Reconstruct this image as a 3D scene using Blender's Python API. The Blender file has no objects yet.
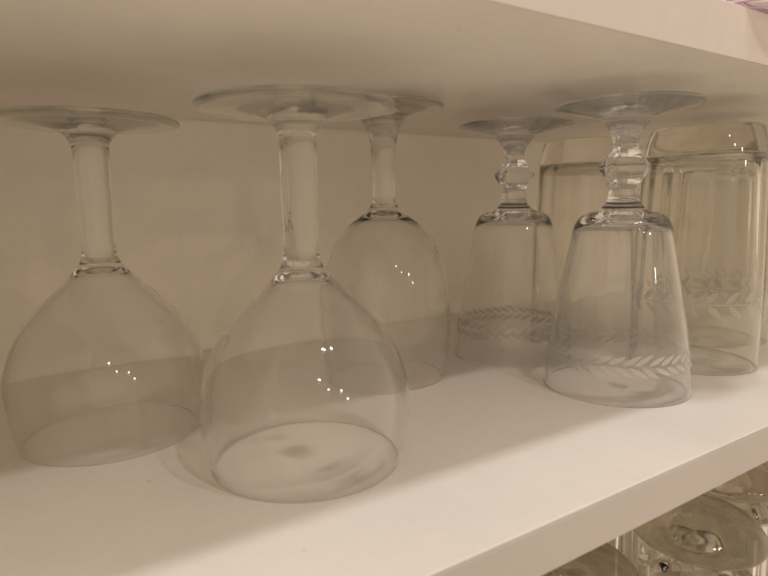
import bpy, bmesh, math, random
from mathutils import Vector, Matrix
random.seed(7)
PI = math.pi
sc = bpy.context.scene
col = sc.collection

# ------------------------------------------------------------------ room dimensions (metres)
H = 0.200            # clear height between the two shelves
WALL_Y = 0.5086      # face of the back wall
EDGE_LOW = 0.1447    # front edge of the shelf the glasses stand on
EDGE_UP = 0.1650     # front edge of the shelf above
T_LOW, T_UP = 0.0211, 0.0265
S = 10.0             # scene units per metre: thin glass walls must stay well above the solver's smallest step
X0, X1 = -0.062, 0.88
Z_BOTTOM = -0.245    # top of the shelf below

# ------------------------------------------------------------------ materials
def nodes(name):
    m = bpy.data.materials.new(name); m.use_nodes = True
    nt = m.node_tree; nt.nodes.clear()
    out = nt.nodes.new('ShaderNodeOutputMaterial')
    return m, nt, out

def N(nt, kind, **kw):
    n = nt.nodes.new(kind)
    for k, v in kw.items():
        if k in n.inputs: n.inputs[k].default_value = v
        else: setattr(n, k, v)
    return n

def laminate(name, base, rough=0.34, spec=0.45, mottling=0.05):
    """melamine faced board: faint mottling, smudges in the gloss, a trace of orange peel"""
    m, nt, out = nodes(name); L = nt.links.new
    p = N(nt, 'ShaderNodeBsdfPrincipled'); L(p.outputs[0], out.inputs[0])
    p.inputs['Specular IOR Level'].default_value = spec
    tc = N(nt, 'ShaderNodeTexCoord')
    n1 = N(nt, 'ShaderNodeTexNoise', Scale=9.0 / S, Detail=5.0, Roughness=0.6); L(tc.outputs['Object'], n1.inputs['Vector'])
    n2 = N(nt, 'ShaderNodeTexNoise', Scale=120.0 / S, Detail=4.0, Roughness=0.7); L(tc.outputs['Object'], n2.inputs['Vector'])
    mx = N(nt, 'ShaderNodeMix', data_type='RGBA')
    mx.inputs[6].default_value = (*[c * (1 - mottling) for c in base], 1); mx.inputs[7].default_value = (*base, 1)
    cr = N(nt, 'ShaderNodeMapRange'); cr.inputs[1].default_value = .35; cr.inputs[2].default_value = .65
    L(n1.outputs[0], cr.inputs[0]); L(cr.outputs[0], mx.inputs[0])
    mx2 = N(nt, 'ShaderNodeMix', data_type='RGBA', blend_type='MULTIPLY'); mx2.inputs[0].default_value = 1
    c2 = N(nt, 'ShaderNodeMapRange'); c2.inputs[1].default_value = .3; c2.inputs[2].default_value = .7
    c2.inputs[3].default_value = .965; c2.inputs[4].default_value = 1.0
    L(n2.outputs[0], c2.inputs[0]); L(mx.outputs[2], mx2.inputs[6]); L(c2.outputs[0], mx2.inputs[7])
    # sparse dark specks of dust
    v = N(nt, 'ShaderNodeTexVoronoi', Scale=34.0 / S); L(tc.outputs['Object'], v.inputs['Vector'])
    vs = N(nt, 'ShaderNodeMapRange'); vs.inputs[1].default_value = .018; vs.inputs[2].default_value = .045
    vs.inputs[3].default_value = .80; vs.inputs[4].default_value = 1.0; L(v.outputs['Distance'], vs.inputs[0])
    mx3 = N(nt, 'ShaderNodeMix', data_type='RGBA', blend_type='MULTIPLY'); mx3.inputs[0].default_value = 1
    L(mx2.outputs[2], mx3.inputs[6]); L(vs.outputs[0], mx3.inputs[7])
    L(mx3.outputs[2], p.inputs['Base Color'])
    r = N(nt, 'ShaderNodeMapRange'); r.inputs[3].default_value = rough - .06; r.inputs[4].default_value = rough + .10
    L(n1.outputs[0], r.inputs[0]); L(r.outputs[0], p.inputs['Roughness'])
    b = N(nt, 'ShaderNodeBump', Strength=0.05, Distance=0.001); L(n2.outputs[0], b.inputs['Height']); L(b.outputs[0], p.inputs['Normal'])
    return m

def glass(name, tint, see=0.0, ior=1.5, rough=0.0, edge=(0.80, 0.84, 0.78), clean=True, film=0.0, dust_haze=(.9, .89, .87)):
    """glass; `see` is the share of light that goes straight through a thin wall unbent"""
    m, nt, out = nodes(name); L = nt.links.new
    g = N(nt, 'ShaderNodeBsdfGlass', IOR=ior, Roughness=rough); g.inputs['Color'].default_value = (*tint, 1)
    # smears and dust in the polish
    tc = N(nt, 'ShaderNodeTexCoord')
    n = N(nt, 'ShaderNodeTexNoise', Scale=22.0 / S, Detail=5.0, Roughness=0.62); L(tc.outputs['Object'], n.inputs['Vector'])
    rr = N(nt, 'ShaderNodeMapRange'); rr.inputs[1].default_value = .45; rr.inputs[2].default_value = .8
    rr.inputs[3].default_value = rough; rr.inputs[4].default_value = rough + .012
    L(n.outputs[0], rr.inputs[0])
    if not clean: L(rr.outputs[0], g.inputs['Roughness'])
    w = N(nt, 'ShaderNodeTexNoise', Scale=14.0 / S, Detail=1.0); L(tc.outputs['Object'], w.inputs['Vector'])
    b = N(nt, 'ShaderNodeBump', Strength=0.12, Distance=0.002); L(w.outputs[0], b.inputs['Height']); 
    if not clean: L(b.outputs[0], g.inputs['Normal'])
    sh = g.outputs[0]
    if see > 0:
        lw = N(nt, 'ShaderNodeLayerWeight', Blend=0.25)
        cm = N(nt, 'ShaderNodeMix', data_type='RGBA'); cm.inputs[6].default_value = (*tint, 1); cm.inputs[7].default_value = (*edge, 1)
        L(lw.outputs['Facing'], cm.inputs[0])
        t = N(nt, 'ShaderNodeBsdfTransparent'); L(cm.outputs[2], t.inputs[0])
        gl = N(nt, 'ShaderNodeBsdfGlossy', Roughness=0.02); L(rr.outputs[0], gl.inputs['Roughness'])
        # Schlick reflectance, the same from either side of the thin wall
        fc = N(nt, 'ShaderNodeLayerWeight', Blend=0.5)
        pw = N(nt, 'ShaderNodeMath', operation='POWER'); L(fc.outputs['Facing'], pw.inputs[0]); pw.inputs[1].default_value = 5
        fr = N(nt, 'ShaderNodeMath', operation='MULTIPLY_ADD'); L(pw.outputs[0], fr.inputs[0]); fr.inputs[1].default_value = .9; fr.inputs[2].default_value = .04
        m1 = N(nt, 'ShaderNodeMixShader'); L(fr.outputs[0], m1.inputs[0]); L(t.outputs[0], m1.inputs[1]); L(gl.outputs[0], m1.inputs[2])
        m2 = N(nt, 'ShaderNodeMixShader', Fac=see); m2.inputs[0].default_value = see
        L(g.outputs[0], m2.inputs[1]); L(m1.outputs[0], m2.inputs[2]); sh = m2.outputs[0]
    if film > 0:
        # thin film: surface dust plus a painted haze that lightens the glass
        d = N(nt, 'ShaderNodeBsdfDiffuse'); d.inputs[0].default_value = (*dust_haze, 1)
        fn = N(nt, 'ShaderNodeMapRange'); fn.inputs[1].default_value = .35; fn.inputs[2].default_value = .75
        fn.inputs[3].default_value = film * .6; fn.inputs[4].default_value = film * 1.8; L(n.outputs[0], fn.inputs[0])
        mf = N(nt, 'ShaderNodeMixShader'); L(fn.outputs[0], mf.inputs[0]); L(sh, mf.inputs[1]); L(d.outputs[0], mf.inputs[2]); sh = mf.outputs[0]
    L(sh, out.inputs[0])
    return m

def etched(name):
    m, nt, out = nodes(name); L = nt.links.new
    tc = N(nt, 'ShaderNodeTexCoord')
    n = N(nt, 'ShaderNodeTexNoise', Scale=900.0 / S, Detail=2.0); L(tc.outputs['Object'], n.inputs['Vector'])
    t = N(nt, 'ShaderNodeBsdfTransparent'); t.inputs[0].default_value = (.93, .93, .91, 1)
    d = N(nt, 'ShaderNodeBsdfDiffuse'); d.inputs[0].default_value = (.86, .86, .84, 1)
    tr = N(nt, 'ShaderNodeBsdfTranslucent'); tr.inputs[0].default_value = (.86, .86, .84, 1)
    a = N(nt, 'ShaderNodeMixShader'); a.inputs[0].default_value = .55; L(d.outputs[0], a.inputs[1]); L(tr.outputs[0], a.inputs[2])
    gl = N(nt, 'ShaderNodeBsdfGlossy', Roughness=0.32); gl.inputs[0].default_value = (.9, .9, .9, 1)
    a2 = N(nt, 'ShaderNodeMixShader'); a2.inputs[0].default_value = .22; L(a.outputs[0], a2.inputs[1]); L(gl.outputs[0], a2.inputs[2])
    mr = N(nt, 'ShaderNodeMapRange'); mr.inputs[3].default_value = ETCH[0]; mr.inputs[4].default_value = ETCH[1]; L(n.outputs[0], mr.inputs[0])
    b = N(nt, 'ShaderNodeMixShader'); L(mr.outputs[0], b.inputs[0]); L(t.outputs[0], b.inputs[1]); L(a2.outputs[0], b.inputs[2])
    L(b.outputs[0], out.inputs[0])
    return m

ETCH = (.58, .88)
M_SHELF = laminate('white_laminate', (.88, .85, .812), rough=.34, spec=.5)
M_SHELF_UP = laminate('white_laminate_above', (.91, .875, .825), rough=.20, spec=.6)
M_EDGE = laminate('edge_banding', (.60, .57, .545), rough=.42)  # front edges darker than the boards: shade put into the colour
M_EDGE_SHADED = laminate('edge_banding_shaded', (.50, .48, .475), rough=.42)  # darker copy of the banding above, weaker light on lower edges painted in
M_WALL = laminate('painted_back', (.90, .86, .795), rough=.55, spec=.3)
SEE_BOWL, SEE_STEM, SEE_GOB, SEE_TUM = 0, .30, 0, 0
M_BOWL = glass('clear_glass_bowl', (1, 1, .998), SEE_BOWL, 1.46, film=.020)
M_STEM = glass('clear_glass_stem', (.992, .996, .988), .10, film=.01)
M_FOOT = glass('clear_glass_foot', (.992, .996, .985), .20, film=.012)
M_GOB = glass('clear_crystal_bowl', (1, 1, 1), SEE_GOB, 1.48, film=.028, dust_haze=(.88, .90, .93))
M_GOBS = glass('clear_crystal_stem', (.99, .995, 1.0), 0, 1.5, film=.03, dust_haze=(.88, .90, .94))
M_GOBF = glass('clear_crystal_foot', (.985, .99, 1.0), .18, 1.5, film=.035, dust_haze=(.88, .90, .95))
M_TUM_BASE = glass('thick_tumbler_base', (.965, .96, .935), .10, film=.01)
M_TUM = glass('clear_glass_tumbler', (.974, .972, .955), SEE_TUM, 1.5, film=.01)
M_FLUTE = glass('clear_fluted_glass', (.94, .938, .925), 0, 1.5)
M_SMOKE = glass('smoked_glass', (.87, .85, .79), .50, 1.5, .02, edge=(.50, .46, .39), film=.03)
M_LILAC = glass('lilac_glass', (.93, .85, .92), 0, 1.5, .0, edge=(.55, .36, .48))
M_ETCH = etched('etched_glass')
ETCH = (.34, .58)
M_ETCH_LEAF = etched('etched_leaf')

# ------------------------------------------------------------------ object helpers
def link(o, parent=None):
    col.objects.link(o)
    if parent is not None: o.parent = parent
    return o

def tag(o, label, cat, group=None):
    o['label'] = label; o['category'] = cat
    if group: o['group'] = group
    return o

def thing(name, loc, label, cat, group=None, rz=0):
    o = bpy.data.objects.new(name, None); link(o)
    o.empty_display_size = .01
    o.location = loc; o.rotation_euler = (0, 0, rz)
    return tag(o, label, cat, group)

def box(name, lo, hi, mat, parent=None, bevel=0.0):
    bm = bmesh.new()
    bmesh.ops.create_cube(bm, size=1)
    for v in bm.verts:
        v.co = Vector([lo[i] + (v.co[i] + .5) * (hi[i] - lo[i]) for i in range(3)])
    if bevel:
        bmesh.ops.bevel(bm, geom=bm.edges[:], offset=bevel, segments=3, affect='EDGES', profile=.6)
    me = bpy.data.meshes.new(name); bm.to_mesh(me); bm.free()
    me.materials.append(mat)
    return link(bpy.data.objects.new(name, me), parent)

def spline(pts, n=6):
    """centripetal-ish Catmull-Rom through (r, z) points; a point given as (r, z, 1) is a corner"""
    out = []
    P = [(p[0], p[1]) for p in pts]; C = [len(p) > 2 for p in pts]
    for i in range(len(P) - 1):
        p1, p2 = P[i], P[i + 1]
        p0 = P[i - 1] if i > 0 and not C[i] else (2 * p1[0] - p2[0], 2 * p1[1] - p2[1])
        p3 = P[i + 2] if i + 2 < len(P) and not C[i + 1] else (2 * p2[0] - p1[0], 2 * p2[1] - p1[1])
        d = [max(math.dist(a, b), 1e-6) ** .5 for a, b in ((p0, p1), (p1, p2), (p2, p3))]
        k = 1 if C[i] and C[i + 1] else n
        for j in range(k):
            t = j / k
            v = []
            for c in range(2):
                m1 = (p1[c] - p0[c]) / d[0] - (p2[c] - p0[c]) / (d[0] + d[1]) + (p2[c] - p1[c]) / d[1]
                m2 = (p2[c] - p1[c]) / d[1] - (p3[c] - p1[c]) / (d[1] + d[2]) + (p3[c] - p2[c]) / d[2]
                m1 *= d[1]; m2 *= d[1]
                v.append((2 * t**3 - 3 * t**2 + 1) * p1[c] + (t**3 - 2 * t**2 + t) * m1 + (-2 * t**3 + 3 * t**2) * p2[c] + (t**3 - t**2) * m2)
            out.append((max(v[0], 0), v[1]))
    out.append(P[-1])
    return out

def lathe(name, prof, mat, parent=None, seg=112, mod=None, extra=None, mats=None):
    """surface of revolution about z. prof: dense (r, z) list; r = 0 closes at the axis. mod(theta, r, z, i) -> r"""
    bm = bmesh.new(); rings = []
    for i, (r, z) in enumerate(prof):
        if r < 1e-6:
            rings.append([bm.verts.new((0, 0, z))])
        else:
            ring = []
            for k in range(seg):
                th = 2 * PI * k / seg
                rr = mod(th, r, z, i) if mod else r
                ring.append(bm.verts.new((rr * math.cos(th), rr * math.sin(th), z)))
            rings.append(ring)
    for a, b in zip(rings, rings[1:]):
        if len(a) == 1 and len(b) == 1: continue
        for k in range(seg):
            k2 = (k + 1) % seg
            if len(a) == 1: bm.faces.new((a[0], b[k], b[k2]))
            elif len(b) == 1: bm.faces.new((a[k], b[0], a[k2]))
            else: bm.faces.new((a[k], b[k], b[k2], a[k2]))
    bm.normal_update()
    # profile runs top centre -> outside down -> rim -> inside up: make the outside face outwards
    me = bpy.data.meshes.new(name)
    for f in bm.faces: f.smooth = True
    if extra: extra(bm)
    bm.to_mesh(me); bm.free()
    for mt in (mats or [mat]): me.materials.append(mt)
    return link(bpy.data.objects.new(name, me), parent)

def radius_at(prof, z):
    """outer radius of a profile's outside run at height z"""
    for (r0, z0), (r1, z1) in zip(prof, prof[1:]):
        if z1 < z0 and z1 <= z <= z0:
            return r0 + (r1 - r0) * (z0 - z) / (z0 - z1)
    return prof[-1][0]

def add_leaf(bm, prof, th, z, length, width, ang, lift=.00012, n=9):
    """a pointed leaf cut into the outer wall: base at (th, z), running at `ang` from the horizontal"""
    last = None
    for j in range(n + 1):
        t = j / n
        w = width * .5 * (math.sin(PI * t ** .85)) ** .8 if 0 < t < 1 else width * .02
        cx, cz = t * length * math.cos(ang), t * length * math.sin(ang)
        cur = []
        for s in (-1, 0, 1):
            u, v = cx - s * w * math.sin(ang), cz + s * w * math.cos(ang)
            zz = z + v; r = radius_at(prof, zz)
            a = th + u / r
            rl = r + lift - (.00035 if s == 0 else 0) * 0
            cur.append(bm.verts.new((rl * math.cos(a), rl * math.sin(a), zz)))
        if last:
            for s in range(2):
                f = bm.faces.new((last[s], cur[s], cur[s + 1], last[s + 1])); f.material_index = 1; f.smooth = True
        last = cur

def dup(root, loc, label, rz=0):
    r = root.copy(); col.objects.link(r); r.location = loc; r.rotation_euler = (0, 0, rz); r['label'] = label
    for ch in list(root.children):
        c = ch.copy(); col.objects.link(c); c.parent = r
        for g in ch.children:
            d = g.copy(); col.objects.link(d); d.parent = c
    return r

# ------------------------------------------------------------------ the cupboard
def shelf(label, edge, z_top, thick, mat, mat_edge):
    s = box('shelf', (X0, edge + .0012, z_top - thick), (X1, WALL_Y - .0014, z_top), mat, bevel=.0004)
    tag(s, label, 'shelf', 'cupboard shelves')
    box('edge_band', (X0, edge, z_top - thick - .0002), (X1, edge + .0010, z_top - .0009), mat_edge, s, bevel=.0003)
    return s
shelf('white shelf that the upside-down wine glasses and tumblers stand on', EDGE_LOW, 0, T_LOW, M_SHELF, M_EDGE_SHADED)
shelf('white shelf overhead with a lilac glass standing at its edge', EDGE_UP, H + T_UP, T_UP, M_SHELF_UP, M_EDGE)
shelf('lowest white shelf under the smoky-footed fluted glasses', EDGE_LOW, Z_BOTTOM, T_LOW, M_SHELF, M_EDGE_SHADED)
w = box('wall', (X0, WALL_Y, Z_BOTTOM - .1), (X1, WALL_Y + .012, H + .35), M_WALL); w['kind'] = 'structure'
for x in (X0 - .018, X1 + .0005):  # unseen side panels, placed close in to cut the light at both ends
    w = box('wall', (x, EDGE_LOW - .001, Z_BOTTOM - .1), (x + .0175, WALL_Y + .011, H + .35), M_WALL); w['kind'] = 'structure'

# ------------------------------------------------------------------ balloon wine glasses
def stemware(root, foot_pts, stem_pts, out_pts, in_pts, m_foot, m_stem, m_bowl, mod_stem=None, leaves=None, extra_mats=None):
    lathe('foot', spline(foot_pts), m_foot, root)
    lathe('stem', spline(stem_pts, 5), m_stem, root, mod=mod_stem)
    o = spline(out_pts, 7); i = spline(in_pts, 7)
    ro, ri = o[-1][0], i[0][0]; rc = (ro + ri) / 2; rw = (ro - ri) / 2
    lip = [(rc + rw * math.cos(a), o[-1][1] - rw * 1.1 * math.sin(a)) for a in (PI * k / 8 for k in range(1, 8))]
    ex = (lambda bm: leaves(bm, o)) if leaves else None
    lathe('bowl', o + lip + i, m_bowl, root, seg=128, extra=ex, mats=[m_bowl] + ([M_ETCH] if leaves else []))
    return root

wine = thing('wine_glass', (.0345, .3506, 0), 'leftmost clear wine glass, round bowl upside down, cut off by the photo edge', 'wine glass', 'upside-down wine glasses')
stemware(wine,
    [(0, .1732), (.020, .1733), (.038, .1741), (.0442, .1744), (.0459, .1740), (.0465, .1731), (.0461, .1721), (.043, .1715), (.034, .1708), (.022, .1697), (.0150, .1678), (.0112, .1645)],
    [(.0112, .1645), (.0095, .1612), (.0089, .156), (.0088, .148), (.0087, .130), (.0083, .114), (.0084, .1065), (.0089, .1020), (.0102, .0980)],
    [(.0102, .0980), (.0128, .0944), (.0195, .0870), (.0308, .0765), (.0408, .0650), (.0480, .0510), (.0514, .0380), (.0516, .0250), (.0497, .0090), (.0472, .0006)],
    [(.0459, .0006), (.0484, .0090), (.0502, .0250), (.0499, .0380), (.0464, .0505), (.0391, .0642), (.0290, .0755), (.0180, .0854), (.0112, .0912), (.0052, .0942), (0, .0948)],
    M_FOOT, M_STEM, M_BOWL)
dup(wine, (.1135, .2560, 0), 'large round-bowled clear wine glass upside down, nearest the camera in the middle of the shelf', 1.1)

tall = thing('wine_glass', (.2230, .3538, 0), 'tall narrow-bowled clear wine glass upside down behind the large round one', 'wine glass', 'upside-down wine glasses')
stemware(tall,
    [(0, .1950), (.020, .1951), (.036, .1958), (.0418, .1960), (.0432, .1956), (.0436, .1947), (.0431, .1938), (.039, .1932), (.028, .1921), (.0190, .1893), (.0145, .1840), (.0110, .1765)],
    [(.0110, .1765), (.0093, .1698), (.0083, .158), (.0079, .144), (.0080, .136), (.0085, .1295), (.0104, .1248)],
    [(.0104, .1248), (.0150, .1208), (.0240, .1142), (.0345, .1030), (.0424, .0885), (.0468, .0680), (.0479, .0420), (.0468, .0180), (.0434, .0006)],
    [(.0422, .0006), (.0456, .0180), (.0466, .0420), (.0454, .0676), (.0409, .0872), (.0330, .1010), (.0224, .1118), (.0120, .1176), (.0050, .1200), (0, .1204)],
    M_FOOT, M_STEM, M_BOWL)

# ------------------------------------------------------------------ etched goblets with a faceted knop
def facet(n, z0, z1, soft):
    def f(th, r, z, i):
        a = max(0, min(1, (z - z0) / soft, (z1 - z) / soft))
        s = 2 * PI / n
        k = math.cos(PI / n) / math.cos((th % s) - s / 2)
        return r * (1 + a * (k - 1) * .8)
    return f

def laurel(bm, o):
    n = 36
    for k in range(n):
        th = 2 * PI * k / n + random.uniform(-.01, .01)
        add_leaf(bm, o, th, .0262, .0124 + random.uniform(-.001, .001), .0030, math.radians(29 + random.uniform(-4, 4)))
        add_leaf(bm, o, th + .5 * 2 * PI / n, .0248, .0124 + random.uniform(-.001, .001), .0030, -math.radians(29 + random.uniform(-4, 4)))

gob = thing('goblet', (.3407, .2408, 0), 'clear goblet with etched leaf band and knobbed stem, upside down near the front edge', 'goblet', 'upside-down etched goblets')
stemware(gob,
    [(0, .1880), (.020, .1881), (.038, .1891), (.0438, .1894), (.0452, .1890), (.0455, .1882), (.0449, .1874), (.040, .1864), (.030, .1843), (.0205, .1818), (.0160, .1802)],
    [(.0160, .1802), (.0158, .1791), (.0148, .1784), (.0146, .1776), (.0134, .1764), (.0114, .1738), (.0094, .1702), (.0084, .1670), (.0080, .1640), (.0083, .1614), (.0092, .1597),
     (.0102, .1580), (.0128, .1542), (.0155, .1506), (.0164, .1487), (.0157, .1467), (.0134, .1432), (.0112, .1398), (.0098, .1366), (.0094, .1336), (.0096, .1302), (.0104, .1284),
     (.0108, .1266), (.0118, .1248), (.0138, .1226), (.0160, .1208)],
    [(.0160, .1208), (.0220, .1192), (.0272, .1160), (.0302, .1112), (.0326, .1010), (.0376, .0740), (.0426, .0460), (.0466, .0180), (.0478, .0006)],
    [(.0462, .0006), (.0450, .0180), (.0409, .0460), (.0358, .0740), (.0307, .1000), (.0281, .1090), (.0245, .1128), (.0180, .1148), (.0090, .1158), (0, .1160)],
    M_GOBF, M_GOBS, M_GOB, mod_stem=facet(8, .131, .174, .010), leaves=laurel)
dup(gob, (.3440, .3450, 0), 'clear goblet with etched leaves and knobbed stem, upside down farther back by the wall', 1.0)

# ------------------------------------------------------------------ heavy tumblers
def tumbler_leaves(bm, o):
    n = 20
    zc = .052
    # the cut line the leaves sit on
    prev = None; first = None
    for k in range(120):
        th = 2 * PI * k / 120; cur = []
        for dz in (-.0004, .0004):
            r = radius_at(o, zc + dz) + .00012
            cur.append(bm.verts.new((r * math.cos(th), r * math.sin(th), zc + dz)))
        if prev:
            f = bm.faces.new((prev[0], cur[0], cur[1], prev[1])); f.material_index = 1; f.smooth = True
        else: first = cur
        prev = cur
    f = bm.faces.new((prev[0], first[0], first[1], prev[1])); f.material_index = 1; f.smooth = True
    for k in range(n):
        th = 2 * PI * k / n
        add_leaf(bm, o, th, zc + .0012, .0125, .0046, math.radians(40))
        add_leaf(bm, o, th + .06, zc - .0012, .0125, .0046, -math.radians(42))

def make_tumbler(root, leaves=True):
    o = spline([(0, .1785), (.018, .1786), (.0310, .1800), (.0352, .1806), (.0374, .1794), (.0388, .1755), (.0402, .1700), (.0414, .1630), (.0424, .1540), (.0444, .1030), (.0457, .0500), (.0456, .0006)], 7)
    i = spline([(.0440, .0006), (.0440, .0500), (.0424, .1030), (.0400, .1480), (.0380, .1560), (.0330, .1590), (.0200, .1600), (0, .1603)], 7)
    ro, ri = o[-1][0], i[0][0]; rc = (ro + ri) / 2; rw = (ro - ri) / 2
    lip = [(rc + rw * math.cos(a), o[-1][1] - rw * 1.1 * math.sin(a)) for a in (PI * k / 8 for k in range(1, 8))]
    n_out = len(o) + len(lip)
    def mod(th, r, z, k):
        if k < n_out: return r
        a = max(0, min(1, (z - .035) / .09)) * max(0, min(1, (r - .006) / .02))
        return r - .0010 * a * (.5 + .5 * math.cos(12 * th)) ** 2
    # base and wall are two looks of the same piece: split the profile where the solid base ends
    cut = next(k for k, (r, z) in enumerate(o) if z < .1565)
    lathe('base', o[:cut + 1], M_TUM_BASE, root, seg=132)
    w = o[cut:] + lip + i
    lathe('body', w, M_TUM, root, seg=132, mod=lambda th, r, z, k: mod(th, r, z, k + cut), extra=(lambda bm: tumbler_leaves(bm, w)) if leaves else None, mats=[M_TUM, M_ETCH_LEAF])
tum = thing('tumbler', (.4455, .2465, 0), 'tall clear tumbler with thick base and etched leaves, upside down right of the front goblet', 'tumbler', 'upside-down tall tumblers')
make_tumbler(tum)
plain = thing('tumbler', (.4390, .3490, 0), 'tall clear tumbler upside down at the back, half hidden between the two goblets', 'tumbler', 'upside-down tall tumblers', .4)
make_tumbler(plain, False)
dup(tum, (.5400, .2830, 0), 'tall clear tumbler upside down, cut off by the right edge of the photo', .9)

# ------------------------------------------------------------------ fluted glasses with smoky domed feet on the shelf below
def make_fluted(root):
    zt = .176   # height of the foot's crown above the shelf below
    lathe('foot', spline([(0, zt), (.012, zt - .0008), (.024, zt - .0035), (.034, zt - .0085), (.0392, zt - .0145), (.0400, zt - .0185), (.0385, zt - .0212), (.032, zt - .0226), (.022, zt - .0236), (.0150, zt - .0262), (.0130, zt - .030)], 6), M_SMOKE, root)
    o = spline([(.0130, zt - .030), (.0200, zt - .0310), (.0290, zt - .0328), (.0334, zt - .0375), (.0345, zt - .052), (.0360, .080), (.0385, .0006)], 6)
    i = spline([(.0365, .0006), (.0335, .080), (.0318, zt - .052), (.0296, zt - .0435), (.0160, zt - .0405), (0, zt - .040)], 6)
    rc, rw = (o[-1][0] + i[0][0]) / 2, (o[-1][0] - i[0][0]) / 2
    lip = [(rc + rw * math.cos(a), o[-1][1] - rw * 1.1 * math.sin(a)) for a in (PI * k / 8 for k in range(1, 8))]
    no = len(o)
    def mod(th, r, z, k):
        a = max(0, min(1, (r - .015) / .015)) * max(0, min(1, (z - .012) / .02))
        if k < no: return r - .0026 * a * abs(math.cos(6 * th)) ** 2
        return r
    lathe('bowl', o + lip + i, M_FLUTE, root, seg=140, mod=mod)
flu = thing('fluted_glass', (.3560, .1860, Z_BOTTOM), 'fluted clear glass with broad smoky domed foot, below the shelf at the lower right corner', 'glass', 'fluted glasses with smoky feet on the shelf below')
make_fluted(flu)
dup(flu, (.2480, .1990, Z_BOTTOM), 'fluted clear glass whose dark smoky foot just shows under the shelf edge, bottom centre-right', .3)
dup(flu, (.4500, .2160, Z_BOTTOM), 'fluted clear glass cut by the photo edge at the far lower right', .7)
dup(flu, (.3080, .2900, Z_BOTTOM), 'fluted clear glass standing behind and between the two nearest smoky-footed ones', .5)
dup(flu, (.4020, .2960, Z_BOTTOM), 'fluted clear glass in the back row, behind the smoky foot at the lower right', .1)

# ------------------------------------------------------------------ lilac glass overhanging the shelf above
lil = thing('lilac_glass', (.3600, .1830, H + T_UP + .0003), 'lilac footed glass standing over the edge of the upper shelf, top right corner', 'glass')
lathe('foot', spline([(0, .0030), (.022, .0006), (.0330, .0000), (.0372, .0012), (.0380, .0028), (.0368, .0044), (.030, .0056), (.018, .0082), (.0090, .0130), (.0066, .0180)], 6), M_LILAC, lil)
lathe('stem', spline([(.0066, .0180), (.0052, .026), (.0048, .040), (.0054, .052), (.0075, .058)], 6), M_LILAC, lil)
lathe('bowl', spline([(.0075, .058), (.016, .063), (.028, .074), (.036, .092), (.038, .112), (.0355, .135), (.0350, .1352), (.0345, .135), (.0366, .112), (.0346, .093), (.0268, .0762), (.015, .066), (0, .063)], 6), M_LILAC, lil,
      mod=lambda th, r, z, k: r * (1 + .02 * math.cos(10 * th) * max(0, min(1, (r - .008) / .02))))

# ------------------------------------------------------------------ light: warm ceiling bulbs in front of the cupboard, a dim warm room
def bulb(name, loc, power, radius, color):
    l = bpy.data.lights.new(name, 'POINT'); l.energy = power; l.shadow_soft_size = radius; l.color = color
    o = bpy.data.objects.new(name, l); link(o); o.location = loc
    return o
WARM_A, WARM_B = (1.0, .965, .93), (1.0, .87, .78)
PA, PB, RA, RB = 7.7, 4.5, .030, .024
def at_slope(x, z, slope): return (x, EDGE_UP - slope * (z - H), z)
for x, z in ((.16, 1.12), (.30, 1.06)):
    bulb('ceiling_bulb', at_slope(x, z, .185), PA, RA, WARM_A)
for x, z in ((.20, .95), (.40, 1.00), (.29, 1.35)):
    bulb('ceiling_bulb', at_slope(x, z, .775), PB, RB, WARM_B)
# lamps across the room, low over the camera's shoulder
for loc in ((.95, -3.0, 1.10), (.15, -3.4, 1.45), (1.5, -3.6, .75), (-.3, -2.7, 1.75)):
    bulb('far_bulb', loc, 14.0, .055, (1.0, .775, .56))

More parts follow.
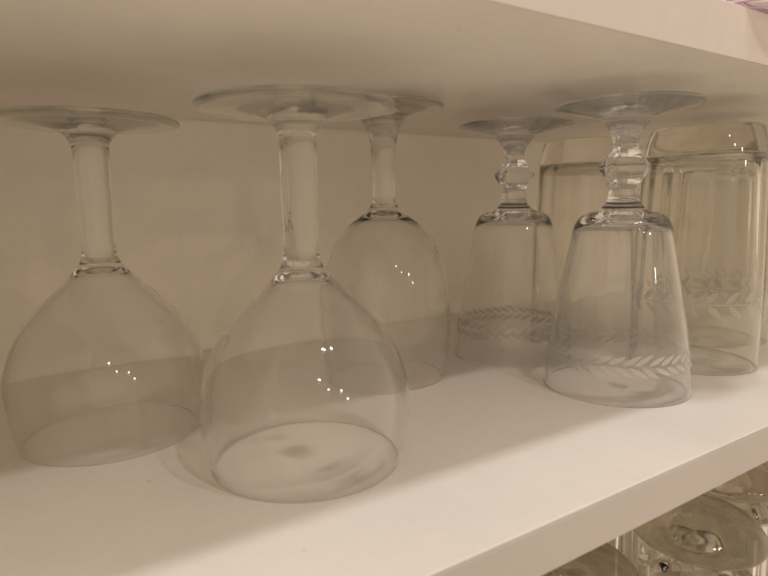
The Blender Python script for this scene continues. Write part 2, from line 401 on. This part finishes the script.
wd = bpy.data.worlds.new('World'); sc.world = wd; wd.use_nodes = True
nt = wd.node_tree; L = nt.links.new
bg = nt.nodes['Background']; bg.inputs['Strength'].default_value = .67
tc = N(nt, 'ShaderNodeTexCoord'); sx = N(nt, 'ShaderNodeSeparateXYZ'); L(tc.outputs['Generated'], sx.inputs[0])
cr = N(nt, 'ShaderNodeValToRGB'); mr = N(nt, 'ShaderNodeMapRange'); mr.inputs[1].default_value = -1
L(sx.outputs['Z'], mr.inputs[0]); L(mr.outputs[0], cr.inputs[0])
e = cr.color_ramp.elements
e[0].position = .15; e[0].color = (1.25, .955, .685, 1)
e[1].position = .78; e[1].color = (.62, .49, .36, 1)
k = e.new(.52); k.color = (1.28, .99, .72, 1)
L(cr.outputs[0], bg.inputs['Color'])

# bring everything to the working scale
for me in bpy.data.meshes: me.transform(Matrix.Scale(S, 4))
for o in col.objects:
    o.location *= S
for l in bpy.data.lights:
    l.energy *= S * S; l.shadow_soft_size *= S
# light focused through the glass walls (refractive shadows) falls on the boards and the back
GLASS = {M_BOWL, M_FOOT, M_GOBF, M_STEM, M_GOB, M_GOBS, M_TUM, M_TUM_BASE}
for o in list(col.objects):
    if o.type == 'MESH':
        if o.data.materials[0] in GLASS: o.cycles.is_caustics_caster = True
        elif o.name.startswith(('shelf', 'wall')): o.cycles.is_caustics_receiver = True
    elif o.type == 'LIGHT':
        o.data.cycles.is_caustics_light = True

# ------------------------------------------------------------------ camera
cd = bpy.data.cameras.new('camera'); cam = bpy.data.objects.new('camera', cd); link(cam)
yaw, pitch, roll, f_px = .5602567, .1471247, -.0149739, 570.36
F = Vector((math.sin(yaw) * math.cos(pitch), math.cos(yaw) * math.cos(pitch), -math.sin(pitch)))
R = F.cross(Vector((0, 0, 1))).normalized(); U = R.cross(F)
R2 = math.cos(roll) * R + math.sin(roll) * U; U2 = -math.sin(roll) * R + math.cos(roll) * U
mw = Matrix((R2, U2, -F)).transposed().to_4x4(); mw.translation = (0, 0, .1276014 * S)
cam.matrix_world = mw
cd.sensor_width = 36; cd.lens = f_px / 768 * 36
cd.clip_start = .005 * S; cd.clip_end = 50 * S
cd.dof.use_dof = True; cd.dof.focus_distance = .35 * S; cd.dof.aperture_fstop = 9 / S
sc.camera = cam

# ------------------------------------------------------------------ render settings
sc.render.engine = 'CYCLES'
cy = sc.cycles
cy.max_bounces = 16; cy.diffuse_bounces = 5; cy.glossy_bounces = 8; cy.transmission_bounces = 15; cy.transparent_max_bounces = 16
cy.caustics_reflective = True; cy.caustics_refractive = True; cy.blur_glossy = 0.3
cy.sample_clamp_indirect = 4.0; cy.use_denoising = True
sc.view_settings.view_transform = 'Standard'; sc.view_settings.look = 'None'; sc.view_settings.exposure = 0; sc.view_settings.gamma = 1
